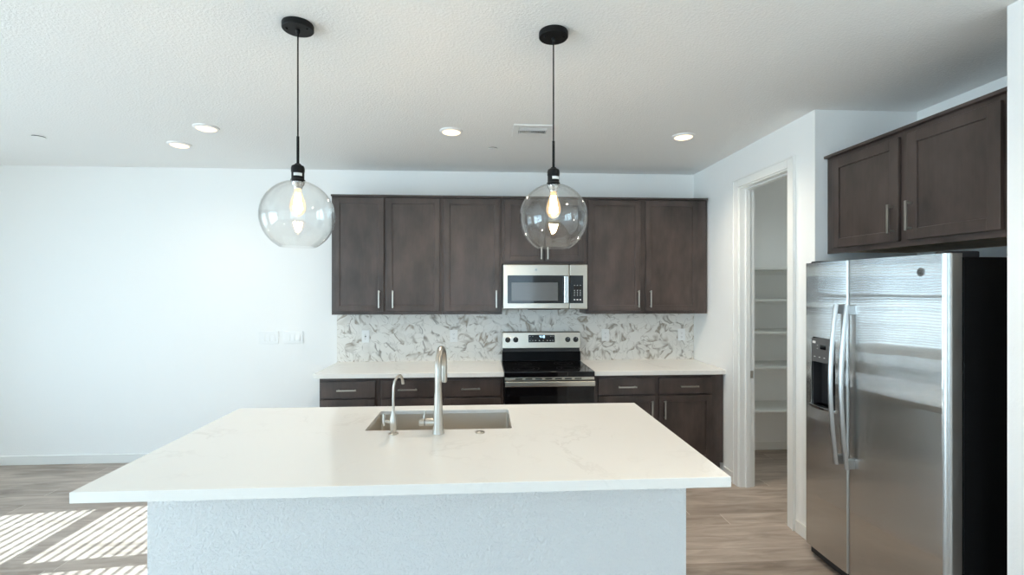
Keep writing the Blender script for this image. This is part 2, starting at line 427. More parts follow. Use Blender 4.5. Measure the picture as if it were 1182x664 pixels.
# ================================================================== THE ROOM
XP = 3.5            # far side of the pantry
WT = .115
struct('floor', MB().box(XL - .2, XP + .2, YB - .2, D + .2, -.10, 0), M['floor'])
struct('ceiling', MB().box(XL - .2, XP + .2, YB - .2, D + .2, H, H + .1), M['ceil'])
struct('wall_back', MB().box(XL - .2, XP + .2, D, D + .2, 0, H), M['wall'])
# right wall, with the pantry doorway, the fridge alcove and the stub in front of it
DY0, DY1, DZ = 3.805, 3.150, 2.440           # doorway
AY0, AY1, AX = 1.792, 2.903, 2.75            # alcove
rw = MB()
rw.box(XR, XR + WT, DY0, D, 0, H)
rw.box(XR, XR + WT, DY1, DY0, DZ, H)
rw.box(XR, XR + WT, AY1 + WT, DY1, 0, H)
rw.box(XR, AX + WT, AY1, AY1 + WT, 0, H)
rw.box(AX, AX + WT, AY0, AY1, 0, H)
rw.box(XR, AX + WT, AY0 - WT, AY0, 0, H)
rw.box(XR, XR + WT, YB, AY0 - WT, 0, H)
struct('wall_right', rw, M['wall'])
pw_ = MB(); pw_.box(XP, XP + WT, AY1, D, 0, H); pw_.box(AX + WT, XP, AY1, AY1 + WT, 0, H)
struct('wall_pantry', pw_, M['wall'])
# left wall: two windows with blinds, an added patio opening; rear wall: one window with a blind
WY = [(2.675, 3.490), (1.80, 2.640)]
PY = (-2.7, .7)      # unseen patio opening in the left wall, added for more daylight
WZ0, WZ1, WRAIL = .62, 2.30, 1.477
PZ = (0.03, 2.40)
lw_ = MB()
lw_.box(XL - .12, XL, YB, PY[0], 0, H); lw_.box(XL - .12, XL, WY[0][1], D, 0, H); lw_.box(XL - .12, XL, PY[1], WY[1][0], 0, H)
lw_.box(XL - .12, XL, WY[1][0], WY[0][1], 0, WZ0); lw_.box(XL - .12, XL, WY[1][0], WY[0][1], WZ1, H)
lw_.box(XL - .12, XL, WY[1][1], WY[0][0], WZ0, WZ1)
lw_.box(XL - .12, XL, PY[0], PY[1], 0, PZ[0]); lw_.box(XL - .12, XL, PY[0], PY[1], PZ[1], H)
struct('wall_left', lw_, M['wall'])
RX = (-.85, 1.24); RZ = (.30, 2.45)
bw = MB()
bw.box(XL - .12, RX[0], YB - .12, YB, 0, H)
bw.box(RX[0], RX[1], YB - .12, YB, 0, RZ[0]); bw.box(RX[0], RX[1], YB - .12, YB, RZ[1], H)
bw.box(RX[1], XR + WT, YB - .12, YB, 0, H)
struct('wall_rear', bw, M['wall'])

def window(name, w_, z0, z1, rail, root_loc, rz, blind_label, blind=True, tilt=22):
    """local frame: x across the opening, +y towards the room; origin on the room face of the wall"""
    f = MB(); T = .045
    for a, b_ in ((0, T), (w_ - T, w_)): f.box(a, b_, -.10, -.05, z0, z1)
    f.box(T, w_ - T, -.10, -.05, z0, z0 + T); f.box(T, w_ - T, -.10, -.05, z1 - T, z1)
    if rail: f.box(T, w_ - T, -.10, -.05, rail - .024, rail + .024)
    else: f.box(w_ / 2 - .04, w_ / 2 + .04, -.10, -.05, z0 + T, z1 - T)
    o = f.build(name, M['trim'], None, False); o['kind'] = 'structure'; o.location = root_loc; o.rotation_euler = (0, 0, rz)
    MB().box(.02, w_ - .02, -.078, -.074, z0 + .02, z1 - .02).build('window_pane', M['pane'], o, False)
    if blind:
        r = empty('window_blind', root_loc, blind_label, 'blind', 'window blinds', rz)
        MB().box(.012, w_ - .012, -.045, .005, z1 - .05, z1 - .002, .004).build('headrail', M['blind'], r)
        s = MB(); z = z1 - .075; q = math.radians(tilt)
        while z > z0 + .03:
            R_ = Matrix.Translation((0, -.02, z)) @ Matrix.Rotation(-q, 4, 'X')
            s.box(.010, w_ - .010, -.025, .025, -.0015, .0015, mtx=R_)
            z -= .0445
        s.build('slats', M['blind'], r, False)
        MB().box(.012, w_ - .012, -.045, .005, z0 + .004, z0 + .02, .003).build('bottom_rail', M['blind'], r)
    return o
# left wall windows: local x -> world -y, local +y -> world +x
for i, (a, b_) in enumerate(WY):
    window('window_%d' % (i + 1), b_ - a, WZ0, WZ1, WRAIL, (XL, b_, 0), -PI / 2,
           ['white slatted blind over left wall window nearest the kitchen wall', 'white slatted blind over left wall window nearer the camera'][i])
window('window_4', RX[1] - RX[0], RZ[0], RZ[1], None, (RX[0], YB, 0), 0, 'white slatted blind over the wide window behind the camera', True, 27)
window('window_3', PY[1] - PY[0], PZ[0], PZ[1], None, (XL, PY[1], 0), -PI / 2, '', False)  # out-of-view patio glazing, added to let in more daylight
# sampling portals in the openings (they guide the sky light, they give none)
def portal(loc, rot, sx_, sy_):
    l = bpy.data.lights.new('portal', 'AREA'); l.shape = 'RECTANGLE'; l.size = sx_; l.size_y = sy_; l.cycles.is_portal = True
    o = bpy.data.objects.new('portal', l); col.objects.link(o); o.location = loc; o.rotation_euler = rot
portal((XL - .13, (WY[1][0] + WY[0][1]) / 2, (WZ0 + WZ1) / 2), (0, -PI / 2, 0), WZ1 - WZ0, WY[0][1] - WY[1][0])
portal((XL - .13, (PY[1] + PY[0]) / 2, (PZ[0] + PZ[1]) / 2), (0, -PI / 2, 0), PZ[1] - PZ[0], PY[1] - PY[0])
portal(((RX[0] + RX[1]) / 2, YB - .13, (RZ[0] + RZ[1]) / 2), (PI / 2, 0, 0), RX[1] - RX[0], RZ[1] - RZ[0])

# baseboards
BBH, BBT = .083, .013
def bb(mb, x0, x1, y0, y1): mb.box(x0, x1, y0, y1, 0, BBH, .003)
struct('baseboard_back', MB().box(XL, -1.36, D - BBT, D, 0, BBH, .003), M['trim'])
b1 = MB(); bb(b1, XR - BBT, XR, 3.876, 4.030); bb(b1, XR - BBT, XR, AY1, 3.078); bb(b1, XR - BBT, XR, YB, AY0)
struct('baseboard_right', b1, M['trim'])
b2 = MB(); bb(b2, XR + WT, XP, D - BBT, D); bb(b2, XP - BBT, XP, AY1 + WT, D - BBT)
struct('baseboard_pantry', b2, M['trim'])
struct('baseboard_left', MB().box(XL, XL + BBT, YB, D - BBT, 0, BBH, .003), M['trim'])
# doorway: jamb frame, stop and casing
CW = .070
jm = MB(); J = .016
jm.box(XR - .002, XR + WT + .002, DY0 - J, DY0, 0, DZ); jm.box(XR - .002, XR + WT + .002, DY1, DY1 + J, 0, DZ); jm.box(XR - .002, XR + WT + .002, DY1 + J, DY0 - J, DZ - J, DZ)
for a, b_ in ((DY0 - J - .012, DY0 - J), (DY1 + J, DY1 + J + .012)): jm.box(XR + .045, XR + .080, a, b_, 0, DZ - J, .002)
jm.box(XR + .045, XR + .080, DY1 + J + .012, DY0 - J - .012, DZ - J - .012, DZ - J, .002)
door1 = struct('door_1', jm, M['trim'])
cs = MB()
for x0, x1 in ((XR - .017, XR), (XR + WT, XR + WT + .017)):
    cs.box(x0, x1, DY0 - .006, DY0 - .006 + CW, 0, DZ + CW - .006, .004); cs.box(x0, x1, DY1 + .006 - CW, DY1 + .006, 0, DZ + CW - .006, .004)
    cs.box(x0, x1, DY1 + .006, DY0 - .006, DZ - .006, DZ + CW - .006, .004)
cs.box(XR - .023, XR - .016, DY0 - .020 + CW, DY0 - .006 + CW, 0, DZ + CW - .006, .003)
cs.box(XR - .023, XR - .016, DY1 + .006 - CW, DY1 + .020 - CW, 0, DZ + CW - .006, .003)
cs.box(XR - .023, XR - .016, DY1 + .020 - CW, DY0 - .020 + CW, DZ + CW - .020, DZ + CW - .006, .003)
struct('trim_1', cs, M['trim'], None, True)
MB().box(XR + .082, XR + .112, DY0 - J - .003, DY0 - J + .001, .885, .945, .001).build('strike_plate', M['nickel'], door1)['label'] = 'dark metal strike plate on the jamb'

# ================================================================== pulls, cabinets
def pull(mb, p, length, vertical):
    """bar pull standing off a front at y = p.y (front faces -y)"""
    x, y, z = p; h_ = length / 2
    if vertical:
        mb.box(x - .006, x + .006, y - .034, y - .024, z - h_, z + h_, .002)
        for s in (-1, 1): mb.box(x - .005, x + .005, y - .026, y, z + s * (h_ - .012) - .005, z + s * (h_ - .012) + .005)
    else:
        mb.box(x - h_, x + h_, y - .034, y - .024, z - .006, z + .006, .002)
        for s in (-1, 1): mb.box(x + s * (h_ - .012) - .005, x + s * (h_ - .012) + .005, y - .026, y, z - .005, z + .005)
def shaker(mb, x0, x1, z0, z1, y, fr=.052, th=.019):
    """recessed-panel front whose face lies at y, facing -y"""
    mb.box(x0 + .01, x1 - .01, y + .008, y + th, z0 + .01, z1 - .01)
    for a, b_ in ((x0, x0 + fr), (x1 - fr, x1)): mb.box(a, b_, y, y + th, z0, z1, .0042)
    mb.box(x0 + fr - .002, x1 - fr + .002, y, y + th, z0, z0 + fr, .0042); mb.box(x0 + fr - .002, x1 - fr + .002, y, y + th, z1 - fr, z1, .0042)
def cab_front(root, kind, x0, x1, z0, z1, y, hp, vertical, hl=.155, fr=.052):
    mb = MB()
    if kind == 'door': shaker(mb, x0, x1, z0, z1, y, fr)
    else: mb.box(x0, x1, y, y + .019, z0, z1, .002)
    d = mb.build(kind, M['wood'], root)
    if hp:
        h = MB(); pull(h, (hp[0], y, hp[1]), hl, vertical); h.build('handle', M['nickel'], d)['label'] = 'satin nickel bar pull'
    return d

# wall cabinets (local origin: bottom left back corner at the wall)
UZ0, UZ1, UD = 1.380, 2.430, .313
def wall_cabinet(x0, x1, z0, label, doors, hz, depth=UD, crown=True):
    r = empty('wall_cabinet', (x0, D, z0), label, 'cabinet', 'dark cabinets on the kitchen wall')
    W = x1 - x0; h = UZ1 - z0
    b_ = MB(); b_.box(0, W, -depth, -.001, 0, h, .0015)
    b_.build('body', M['wood'], r)
    MB().box(-.0, W, -depth - .028, -.001, h - .004, h + .013, .003).build('top_moulding', M['wood'], r)
    for (a, b2_, hx) in doors:
        cab_front(r, 'door', a - x0, b2_ - x0, 1.409 - z0 if z0 == UZ0 else .022, 2.417 - z0, -depth - .020, (hx - x0, hz - z0), True, .156 if z0 == UZ0 else .11)
    return r
G = .0008
wall_cabinet(-1.344, -.372 - G, UZ0, 'tall double-door dark brown wall cabinet at the left end, beside bare white wall', [(-1.321, -.885, -.923), (-.862, -.392, -.802)], 1.518)
wall_cabinet(-.372, .165 - G, UZ0, 'tall single-door dark brown wall cabinet immediately left of the microwave', [(-.355, .144, .112)], 1.518)
wall_cabinet(.165, .930 - G, 1.834, 'short two-door dark brown wall cabinet directly above the microwave', [(.187, .5475, .517), (.5505, .908, .574)], 1.930)
wall_cabinet(.930, 2.060, UZ0, 'tall double-door dark brown wall cabinet right of the microwave, in the corner', [(.946, 1.431, 1.408), (1.480, 1.970, 1.520)], 1.518)

# base cabinets
BD = .603; TK = .105
def base_cabinet(x0, x1, label, drawers, doors, fill=None):
    r = empty('base_cabinet', (x0, D, 0), label, 'cabinet', 'dark base cabinets under the kitchen wall counters')
    W = x1 - x0
    b_ = MB(); b_.box(0, W, -BD, -.001, TK, .875, .001); b_.box(.0, W, -BD + .06, -.001, 0, TK)
    b_.build('body', M['wood'], r)
    yf = -BD - .020
    for a, c, hx in drawers: cab_front(r, 'drawer', a - x0, c - x0, .712, .847, yf, (hx - x0, .777), False, .158)
    for a, c, hx in doors: cab_front(r, 'door', a - x0, c - x0, .125, .697, yf, (hx - x0, .580 if x0 > 0 else .50), True, .158)
    return r
base_cabinet(-1.352, -.872 - G, 'dark brown base cabinet with one drawer at the left end of the counter', [(-1.338, -.897, -1.122)], [(-1.338, -.897, -.935)])
base_cabinet(-.872, .166, 'wide dark brown base cabinet with two drawers, left of the range', [(-.847, -.375, -.628), (-.329, .137, -.108)], [(-.847, -.375, -.415), (-.329, .137, -.290)])
base_cabinet(.936, 2.068, 'dark brown base cabinet right of the range, pair of doors below two drawers', [(.970, 1.459, 1.2165), (1.497, 1.962, 1.755)], [(.970, 1.459, 1.429), (1.497, 1.962, 1.541)])

# countertops on the base cabinets
def slab(x0, x1, label):
    o = MB().box(0, x1 - x0, -.648, -.0005, 0, .038, .0025).build('countertop', M['quartz']); o.location = (x0, D, .8762)
    return tag(o, label, 'countertop')
slab(-1.390, .168, 'white quartz countertop left of the range, along the tiled wall')
slab(.934, XR - .001, 'white quartz countertop right of the range, running into the corner')
# tile backsplash
bs = MB(); bs.box(-1.389, .165, D - .010, D - .0005, .9145, 1.3795); bs.box(.165, .930, D - .010, D - .0005, .9145, 1.426); bs.box(.930, XR - .001, D - .010, D - .0005, .9145, 1.3795)
tag(bs.build('tile_backsplash', M['tile'], None, False), 'white marble lantern-tile backsplash with grey and brown veins', 'backsplash')

# ================================================================== electric plates
def plate_root(x, z, gangs, label, cat, group, back):
    r = empty('outlet' if cat == 'outlet' else 'light_switch', (x, back, z), label, cat, group)
    w_ = .072 if gangs == 1 else .178
    MB().box(-w_ / 2, w_ / 2, -.0085, 0, -.058, .058, .002).build('wall_plate', M['plastic'], r)
    return r
def switch3(x, z, label):
    r = plate_root(x, z, 3, label, 'light switch', 'triple light switches', D)
    for k in (-1, 0, 1):
        f = MB().prism([(-.0150, -.033), (-.0075, -.033), (-.0075, .033), (-.0090, .033)], 'x', k * .046 - .0165, k * .046 + .0165, .001).build('rocker', M['plastic'], r)
    return r
switch3(-2.021, 1.150, 'white triple rocker light switch, the left one of two on bare wall')
switch3(-1.792, 1.152, 'white triple rocker light switch nearer the cabinets, right one of two')
def outlet(x, label, gfci):
    r = plate_root(x, 1.157, 1, label, 'outlet', 'outlets on the tile backsplash', D - .010)
    MB().box(-.0165, .0165, -.0095, -.0075, -.034, .034, .0015).build('receptacle', M['plastic'], r)
    for k in (-1, 1):
        s = MB()
        for d_, h_ in ((-.0065, .008), (.0065, .0065)): s.box(d_ - .001, d_ + .001, -.0099, -.0090, k * .020 - h_ / 2, k * .020 + h_ / 2)
        s.cyl((0, -.0099, k * .020 - .009), (0, -.0090, k * .020 - .009), .0022, n=10)
        s.build('socket_slots', M['rubber'], r)
    if gfci:
        for z0 in (.001, -.006): MB().box(-.008, .008, -.0107, -.0090, z0, z0 + .005, .0005).build('test_button', M['rubber'], r)['label'] = 'small dark button'
    return r
outlet(-1.120, 'white outlet with dark test buttons on the tile backsplash, nearest the left end', True)
outlet(-.288, 'white outlet on the backsplash above the wide left base cabinet', False)
outlet(1.186, 'white outlet on the backsplash just right of the range', False)
outlet(1.947, 'white outlet on the backsplash next to the corner', False)

# ================================================================== range
RX0, RX1, RYF = .172, .930, 3.990
r = empty('electric_range', ((RX0 + RX1) / 2, D, 0), 'stainless steel and black freestanding electric range with four knobs', 'range')
O = Vector(r.location)
def rb(mb, name, m, par=r, **k): return mb.build(name, m, par, off=O, **k)
mb = MB(); mb.box(RX0 + .002, RX1 - .002, RYF + .03, D - .012, .02, .893, .003); rb(mb, 'body', M['black'])
for fx in (RX0 + .05, RX1 - .05):
    for fy in (RYF + .09, D - .08): rb(MB().cyl((fx, fy, 0), (fx, fy, .03), .018, n=16), 'levelling_foot', M['rubber'])
mb = MB(); mb.box(RX0, RX1, RYF, 4.592, .872, .917, .004); ct = rb(mb, 'cooktop', M['glassb'])
for bx, by, br in ((.365, 4.17, .115), (.735, 4.17, .10), (.365, 4.43, .075), (.735, 4.43, .085)):
    for rr in (br, br * .62):
        mb = MB(); mb.lathe([(rr - .001, .9168), (rr - .001, .9173), (rr + .001, .9173), (rr + .001, .9168)], (bx, by, 0), 48, close=True); rb(mb, 'burner_ring', M['rubber'], ct)
# backguard: black glass foot, recessed strip with its shade put in as dark colour, steel console leaning back
mb = MB(); mb.prism([(4.590, .917), (4.568, .921), (4.576, 1.010), (4.645, 1.010), (4.645, .917)], 'x', RX0 + .004, RX1 - .004, .002); rb(mb, 'backguard_foot', M['foot'])
mb = MB(); mb.prism([(4.584, 1.010), (4.592, 1.046), (4.645, 1.046), (4.645, 1.010)], 'x', RX0 + .010, RX1 - .010); rb(mb, 'backguard_shade_strip', M['rubber'])  # dark colour stands in for shade under the console
CF = [(4.563, 1.044), (4.582, 1.188), (4.592, 1.196), (4.645, 1.196), (4.645, 1.044)]
mb = MB(); mb.prism(CF, 'x', RX0 + .004, RX1 - .004, .004); con = rb(mb, 'backguard', M['steel'])
def cf(z): return 4.563 + (z - 1.044) / .144 * .019
mb = MB(); mb.prism([(cf(1.098) - .003, 1.098), (cf(1.168) - .003, 1.168), (cf(1.168) + .01, 1.168), (cf(1.098) + .01, 1.098)], 'x', .424, .678, .0015); dsp = rb(mb, 'display', M['glassb'], con)
SEG = {'1': 'bc', '4': 'fgbc', '8': 'abcdefg', '2': 'abged'}
def seven(mb, ch, x, y, z, w_, h_):
    t_ = .0032; s = SEG[ch]
    hb = {'a': h_, 'g': h_ / 2, 'd': 0}
    for k in 'agd':
        if k in s: mb.box(x, x + w_, y - .0004, y + .001, z + hb[k] - t_ / 2, z + hb[k] + t_ / 2)
    for k, (px, q0, q1) in {'b': (x + w_, .5, 1), 'c': (x + w_, 0, .5), 'f': (x, .5, 1), 'e': (x, 0, .5)}.items():
        if k in s: mb.box(px - t_ / 2, px + t_ / 2, y - .0004, y + .001, z + q0 * h_, z + q1 * h_)
mb = MB(); yy = cf(1.15) - .0040
seven(mb, '4', .533, yy, 1.141, .010, .021); seven(mb, '1', .553, yy, 1.141, .006, .021); seven(mb, '8', .569, yy, 1.141, .010, .021)
for dz in (.006, .014): mb.box(.5485, .5515, yy - .0004, yy + .001, 1.141 + dz, 1.144 + dz)
rb(mb, 'clock_digits', M['digit'], dsp)['label'] = 'lit pale blue clock digits'
mb = MB()
for kx in (.440, .466, .640, .662): mb.box(kx - .005, kx + .005, cf(1.155) - .0036, cf(1.155), 1.153, 1.157)
for kx in (.440, .466, .493, .530, .566, .606, .634, .660): mb.box(kx - .005, kx + .005, cf(1.115) - .0036, cf(1.115), 1.112, 1.118)
rb(mb, 'touch_key_marks', M['mark'], dsp)
for kx in (.228, .303, .803, .880):
    kz = 1.123; ky = cf(kz); a = Matrix.Translation((kx, ky, kz)) @ Matrix.Rotation(PI / 2 - .13, 4, 'X')
    mb = MB(); mb.lathe([(0, .001), (.0255, .001), (.0255, .004), (.022, .006), (.0205, .024), (.018, .027), (0, .027)], n=32, mtx=a)
    mb.box(-.0035, .0035, -.019, .019, .024, .033, .0015, mtx=a)
    kn = rb(mb, 'control_knob', M['rubber'], con)
    mb = MB(); mb.box(-.001, .001, .006, .018, .0325, .0335, mtx=a); rb(mb, 'pointer', M['mark'], kn)
# front: vent trim, handle, oven door, drawer
mb = MB(); mb.box(RX0 + .003, RX1 - .003, RYF + .004, RYF + .035, .846, .871, .002); vt = rb(mb, 'vent_trim', M['steel'])
for k in range(7):
    mb = MB(); mb.box(.262 + k * .083, .262 + k * .083 + .058, RYF + .0025, RYF + .010, .854, .864); rb(mb, 'vent_slot', M['dark'], vt)
mb = MB(); mb.box(RX0 + .003, RX1 - .003, RYF + .002, RYF + .035, .190, .844, .004); od = rb(mb, 'oven_door', M['glassb'])
mb = MB(); mb.box(.300, .802, RYF + .0005, RYF + .006, .36, .715, .001); rb(mb, 'oven_window', M['screen'], od)
mb = MB(); mb.box(RX0 + .004, RX1 - .004, RYF - .048, RYF - .026, .802, .846, .007, 3)
for hx in (RX0 + .045, RX1 - .045): mb.box(hx - .016, hx + .016, RYF - .030, RYF + .004, .808, .838, .004)
rb(mb, 'oven_handle', M['steel'], od)['label'] = 'wide stainless bar handle'
mb = MB(); mb.box(RX0 + .003, RX1 - .003, RYF + .004, RYF + .035, .035, .184, .003); rb(mb, 'storage_drawer', M['steel'])

# ================================================================== microwave
MX0, MX1, MYF, MZ0, MZ1 = .1695, .9265, 4.245, 1.428, 1.8285
r = empty('microwave_oven', ((MX0 + MX1) / 2, D, MZ0), 'stainless steel over-the-range microwave with black glass door', 'microwave')
O = Vector(r.location)
mb = MB(); mb.box(MX0 + .006, MX1 - .006, MYF + .03, D - .012, MZ0, MZ1, .003); rb(mb, 'body', M['black'], r)
mb = MB(); mb.box(.394, .688, MYF + .035, MYF + .20, MZ0 - .006, MZ0 + .004, .002); rb(mb, 'vent_grille', M['rubber'], r)
mb = MB(); mb.box(MX0, .760, MYF, MYF + .032, MZ0 + .002, MZ1 - .001, .008, 3); md = rb(mb, 'door', M['steel'], r)
mb = MB(); mb.box(.2085, .759, MYF - .002, MYF + .012, 1.481, 1.729, .002); dg = rb(mb, 'door_glass', M['glassb'], md)
mb = MB(); mb.box(.244, .657, MYF - .0028, MYF + .004, 1.503, 1.667, .002); rb(mb, 'window', M['mwin'], dg)
mb = MB(); mb.box(.706, .748, MYF - .042, MYF - .026, 1.482, 1.725, .006, 3)
for z in (1.50, 1.707): mb.box(.714, .740, MYF - .030, MYF + .002, z - .010, z + .010, .002)
rb(mb, 'handle', M['chrome'], md)['label'] = 'bright stainless vertical handle'
mb = MB(); mb.box(.763, MX1, MYF, MYF + .032, MZ0 + .002, MZ1 - .001, .008, 3); cp = rb(mb, 'control_side', M['steel'], r)
mb = MB(); mb.box(.766, .885, MYF - .002, MYF + .012, 1.481, 1.729, .002); kp = rb(mb, 'control_panel', M['glassb'], cp)
mb = MB(); mb.box(.800, .868, MYF - .0026, MYF, 1.606, 1.630, .0005); rb(mb, 'display', M['dark'], kp)
mb = MB()
for kx in (.806, .832, .858):
    for kz in (1.641, 1.596, 1.581, 1.566, 1.551): mb.box(kx - .004, kx + .004, MYF - .0026, MYF, kz - .0022, kz + .0022)
    mb.box(kx - .007, kx + .007, MYF - .0026, MYF, 1.508, 1.518)
rb(mb, 'touch_key_marks', M['mark'], kp)
def badge(par, mtx, rad, off=None):
    """round badge: bright ring, grey field, curling monogram strokes"""
    mb = MB(); mb.lathe([(0, 0), (rad, 0), (rad, .002), (rad * .86, .0028), (rad * .86, .0018), (0, .0018)], n=32, mtx=mtx)
    bd = mb.build('badge', M['hsteel'], par, off=off)
    mb = MB()
    def arc(cx_, cy_, r_, a0, a1):
        pts = [mtx @ Vector((cx_ + r_ * math.cos(a0 + (a1 - a0) * i / 10), cy_ + r_ * math.sin(a0 + (a1 - a0) * i / 10), .0022)) for i in range(11)]
        mb.tube(pts, rad * .05, 6)
    arc(-.28 * rad, .05 * rad, .36 * rad, .6, 5.6); arc(-.10 * rad, -.30 * rad, .22 * rad, -1.8, 2.6)
    arc(.34 * rad, .22 * rad, .22 * rad, .2, 4.6); arc(.34 * rad, -.22 * rad, .25 * rad, 1.6, 6.2)
    mb.build('monogram', M['rubber'], bd, off=off)
badge(md, Matrix.Translation((.462, MYF, 1.779)) @ Matrix.Rotation(PI / 2, 4, 'X'), .0125, O)

# ================================================================== refrigerator (local: x across towards the camera, y into the alcove)
FX, FY = 1.958, 2.835
r = empty('refrigerator', (FX, FY, 0), 'stainless steel side-by-side refrigerator with black sides and water dispenser', 'refrigerator', rz=-PI / 2)
FW = .905; FDR = .072; FT = 1.768
MB().box(.004, FW - .004, FDR + .010, .74, .03, 1.752, .006).build('cabinet', M['fside'], r)
MB().box(.010, FW - .010, .035, .10, .012, .075, .004).build('toe_grille', M['rubber'], r)
for fx in (.07, FW - .07):
    for fy in (.16, .66): MB().cyl((fx, fy, 0), (fx, fy, .04), .02, n=14).build('foot', M['rubber'], r)
for hx in (.05, FW - .05):
    MB().box(hx - .035, hx + .035, .03, .17, 1.750, 1.779, .006).build('hinge_cover', M['rubber'], r)
def door_outline(x0, x1, rl, rr, bow=.010):
    """plan outline: slightly bowed front with rounded vertical edges"""
    pts = []; n = 18
    for i in range(7):
        a = PI + (PI / 2) * i / 6; pts.append((x0 + rl + rl * math.cos(a), bow + rl + rl * math.sin(a)))
    for i in range(1, n):
        u = i / n; x = x0 + rl + (x1 - x0 - rl - rr) * u; pts.append((x, bow - bow * (1 - (2 * u - 1) ** 2) * 1.0))
    for i in range(7):
        a = -PI / 2 + (PI / 2) * i / 6; pts.append((x1 - rr + rr * math.cos(a), bow + rr + rr * math.sin(a)))
    pts.append((x1, FDR)); pts.append((x0, FDR))
    return pts
GAP = .348
dpx0, dpx1, dpz0, dpz1 = .066, .258, .930, 1.330
# freezer door with the dispenser opening: three stacked prisms plus jambs around the recess
fz = MB(); zb = .072
ol = door_outline(.002, GAP - .0025, .012, .012, .004)
fz.prism(ol, 'z', zb, dpz0); fz.prism(ol, 'z', dpz1, FT)
def clip(poly, a, b_): 
    out = []
    def cut(P_, k, keep):
        res = []
        for i in range(len(P_)):
            p, q = P_[i], P_[(i + 1) % len(P_)]
            ip = (p[0] - k) * keep >= 0; iq = (q[0] - k) * keep >= 0
            if ip: res.append(p)
            if ip != iq: u = (k - p[0]) / (q[0] - p[0]); res.append((k, p[1] + u * (q[1] - p[1])))
        return res
    return cut(cut(poly, a, 1), b_, -1)
fz.prism(clip(ol, -.1, dpx0), 'z', dpz0, dpz1); fz.prism(clip(ol, dpx1, .5), 'z', dpz0, dpz1)
fzd = fz.build('freezer_door', M['fsteel'], r)
def edge_slot(o):
    o.data.materials.append(M['fedge'])
    for p in o.data.polygons:
        if p.normal.y > -.97: p.material_index = 1
edge_slot(fzd)
mb = MB(); mb.box(dpx0, dpx1, .060, .072, dpz0, dpz1); mb.box(dpx0, dpx0 + .004, .008, .060, dpz0, dpz1); mb.box(dpx1 - .004, dpx1, .008, .060, dpz0, dpz1); mb.box(dpx0, dpx1, .008, .060, dpz0, dpz0 + .004)
dp = mb.build('dispenser_recess', M['rubber'], fzd, False)
# control fascia with arched top
pts = [(dpx0 + .002, 1.185), (dpx1 - .002, 1.185), (dpx1 - .002, 1.318)]
for i in range(1, 10): u = i / 10; pts.append((dpx1 - .002 - (dpx1 - dpx0 - .004) * u, 1.318 + .012 * (1 - (2 * u - 1) ** 2)))
pts.append((dpx0 + .002, 1.318))
mb = MB(); mb.prism(pts, 'y', -.003, .056, .002); fa = mb.build('control_fascia', plain('fascia_grey', (.10, .10, .10), .35), dp)
MB().box(dpx0 + .075, dpx0 + .125, -.0038, .002, 1.262, 1.288, .001).build('display', M['glassb'], fa)
mb = MB()
for k in range(4): mb.box(dpx0 + .025 + k * .040, dpx0 + .037 + k * .040, -.0036, .002, 1.212, 1.217)
for k in range(2):
    for z in (1.262, 1.280): mb.box(dpx0 + .050 + k * .098, dpx0 + .057 + k * .098, -.0036, .002, z, z + .004)
mb.build('touch_key_marks', M['mark'], fa)
MB().box(dpx0 + .012, dpx0 + .038, -.0040, .002, 1.292, 1.306, .001).build('sticker', M['sticker'], fa)['label'] = 'small white sticker'
MB().box(.145, .185, .022, .045, 1.135, 1.19, .006).build('nozzle', M['rubber'], dp)
MB().box(.135, .195, .045, .052, 1.00, 1.14, .006).build('paddle', M['fside'], dp)
# bright trim: left jamb and curved drip lip
mb = MB(); mb.box(dpx0 - .010, dpx0 + .001, -.004, .012, dpz0 - .004, dpz1 - .012, .003); mb.build('dispenser_trim', M['chrome'], fzd)
lip = []
for i in range(13): u = i / 12; lip.append((dpx0 - .010 + (dpx1 - dpx0 + .014) * u, -.004 - .022 * math.sin(PI * (.08 + .84 * u))))
lip += [(dpx1 + .004, .05), (dpx0 - .010, .05)]
mb = MB(); mb.prism(lip, 'z', dpz0 - .014, dpz0 + .004, .003); mb.build('drip_lip', M['chrome'], fzd)['label'] = 'bright curved drip lip'
mb = MB(); mb.prism(door_outline(GAP + .0025, FW, .012, .026, .004), 'z', zb, FT); rfd = mb.build('fridge_door', M['fsteel'], r); edge_slot(rfd)
def bow_handle(x, par, z0=.655, z1=1.530):
    mb = MB(); n = 26; t = bmesh.new(); rings = []
    for i in range(n + 1):
        u = i / n; z = z0 + (z1 - z0) * u; d = -.032 - .034 * math.sin(PI * u); wd = .0145; th = .011
        prof = [(x - wd, d + .002), (x - wd * .55, d - th * .7), (x, d - th), (x + wd * .55, d - th * .7), (x + wd, d + .002), (x + wd * .8, d + th * .6), (x - wd * .8, d + th * .6)]
        rings.append([t.verts.new((px, py, z)) for px, py in prof])
    for a, b_ in zip(rings, rings[1:]):
        for k in range(7): t.faces.new((a[k], a[(k + 1) % 7], b_[(k + 1) % 7], b_[k]))
    t.faces.new(rings[0]); t.faces.new(rings[-1]); bmesh.ops.recalc_face_normals(t, faces=t.faces); mb.add(t)
    for z in (z0 + .028, z1 - .028): mb.box(x - .013, x + .013, -.034, .004, z - .026, z + .026, .004)
    mb.build('handle', M['hsteel'], par)['label'] = 'long bowed stainless handle'
bow_handle(GAP - .040, fzd); bow_handle(GAP + .038, rfd)
badge(rfd, Matrix.Translation((FY - 2.049, .0005, 1.691)) @ Matrix.Rotation(PI / 2, 4, 'X'), .019)

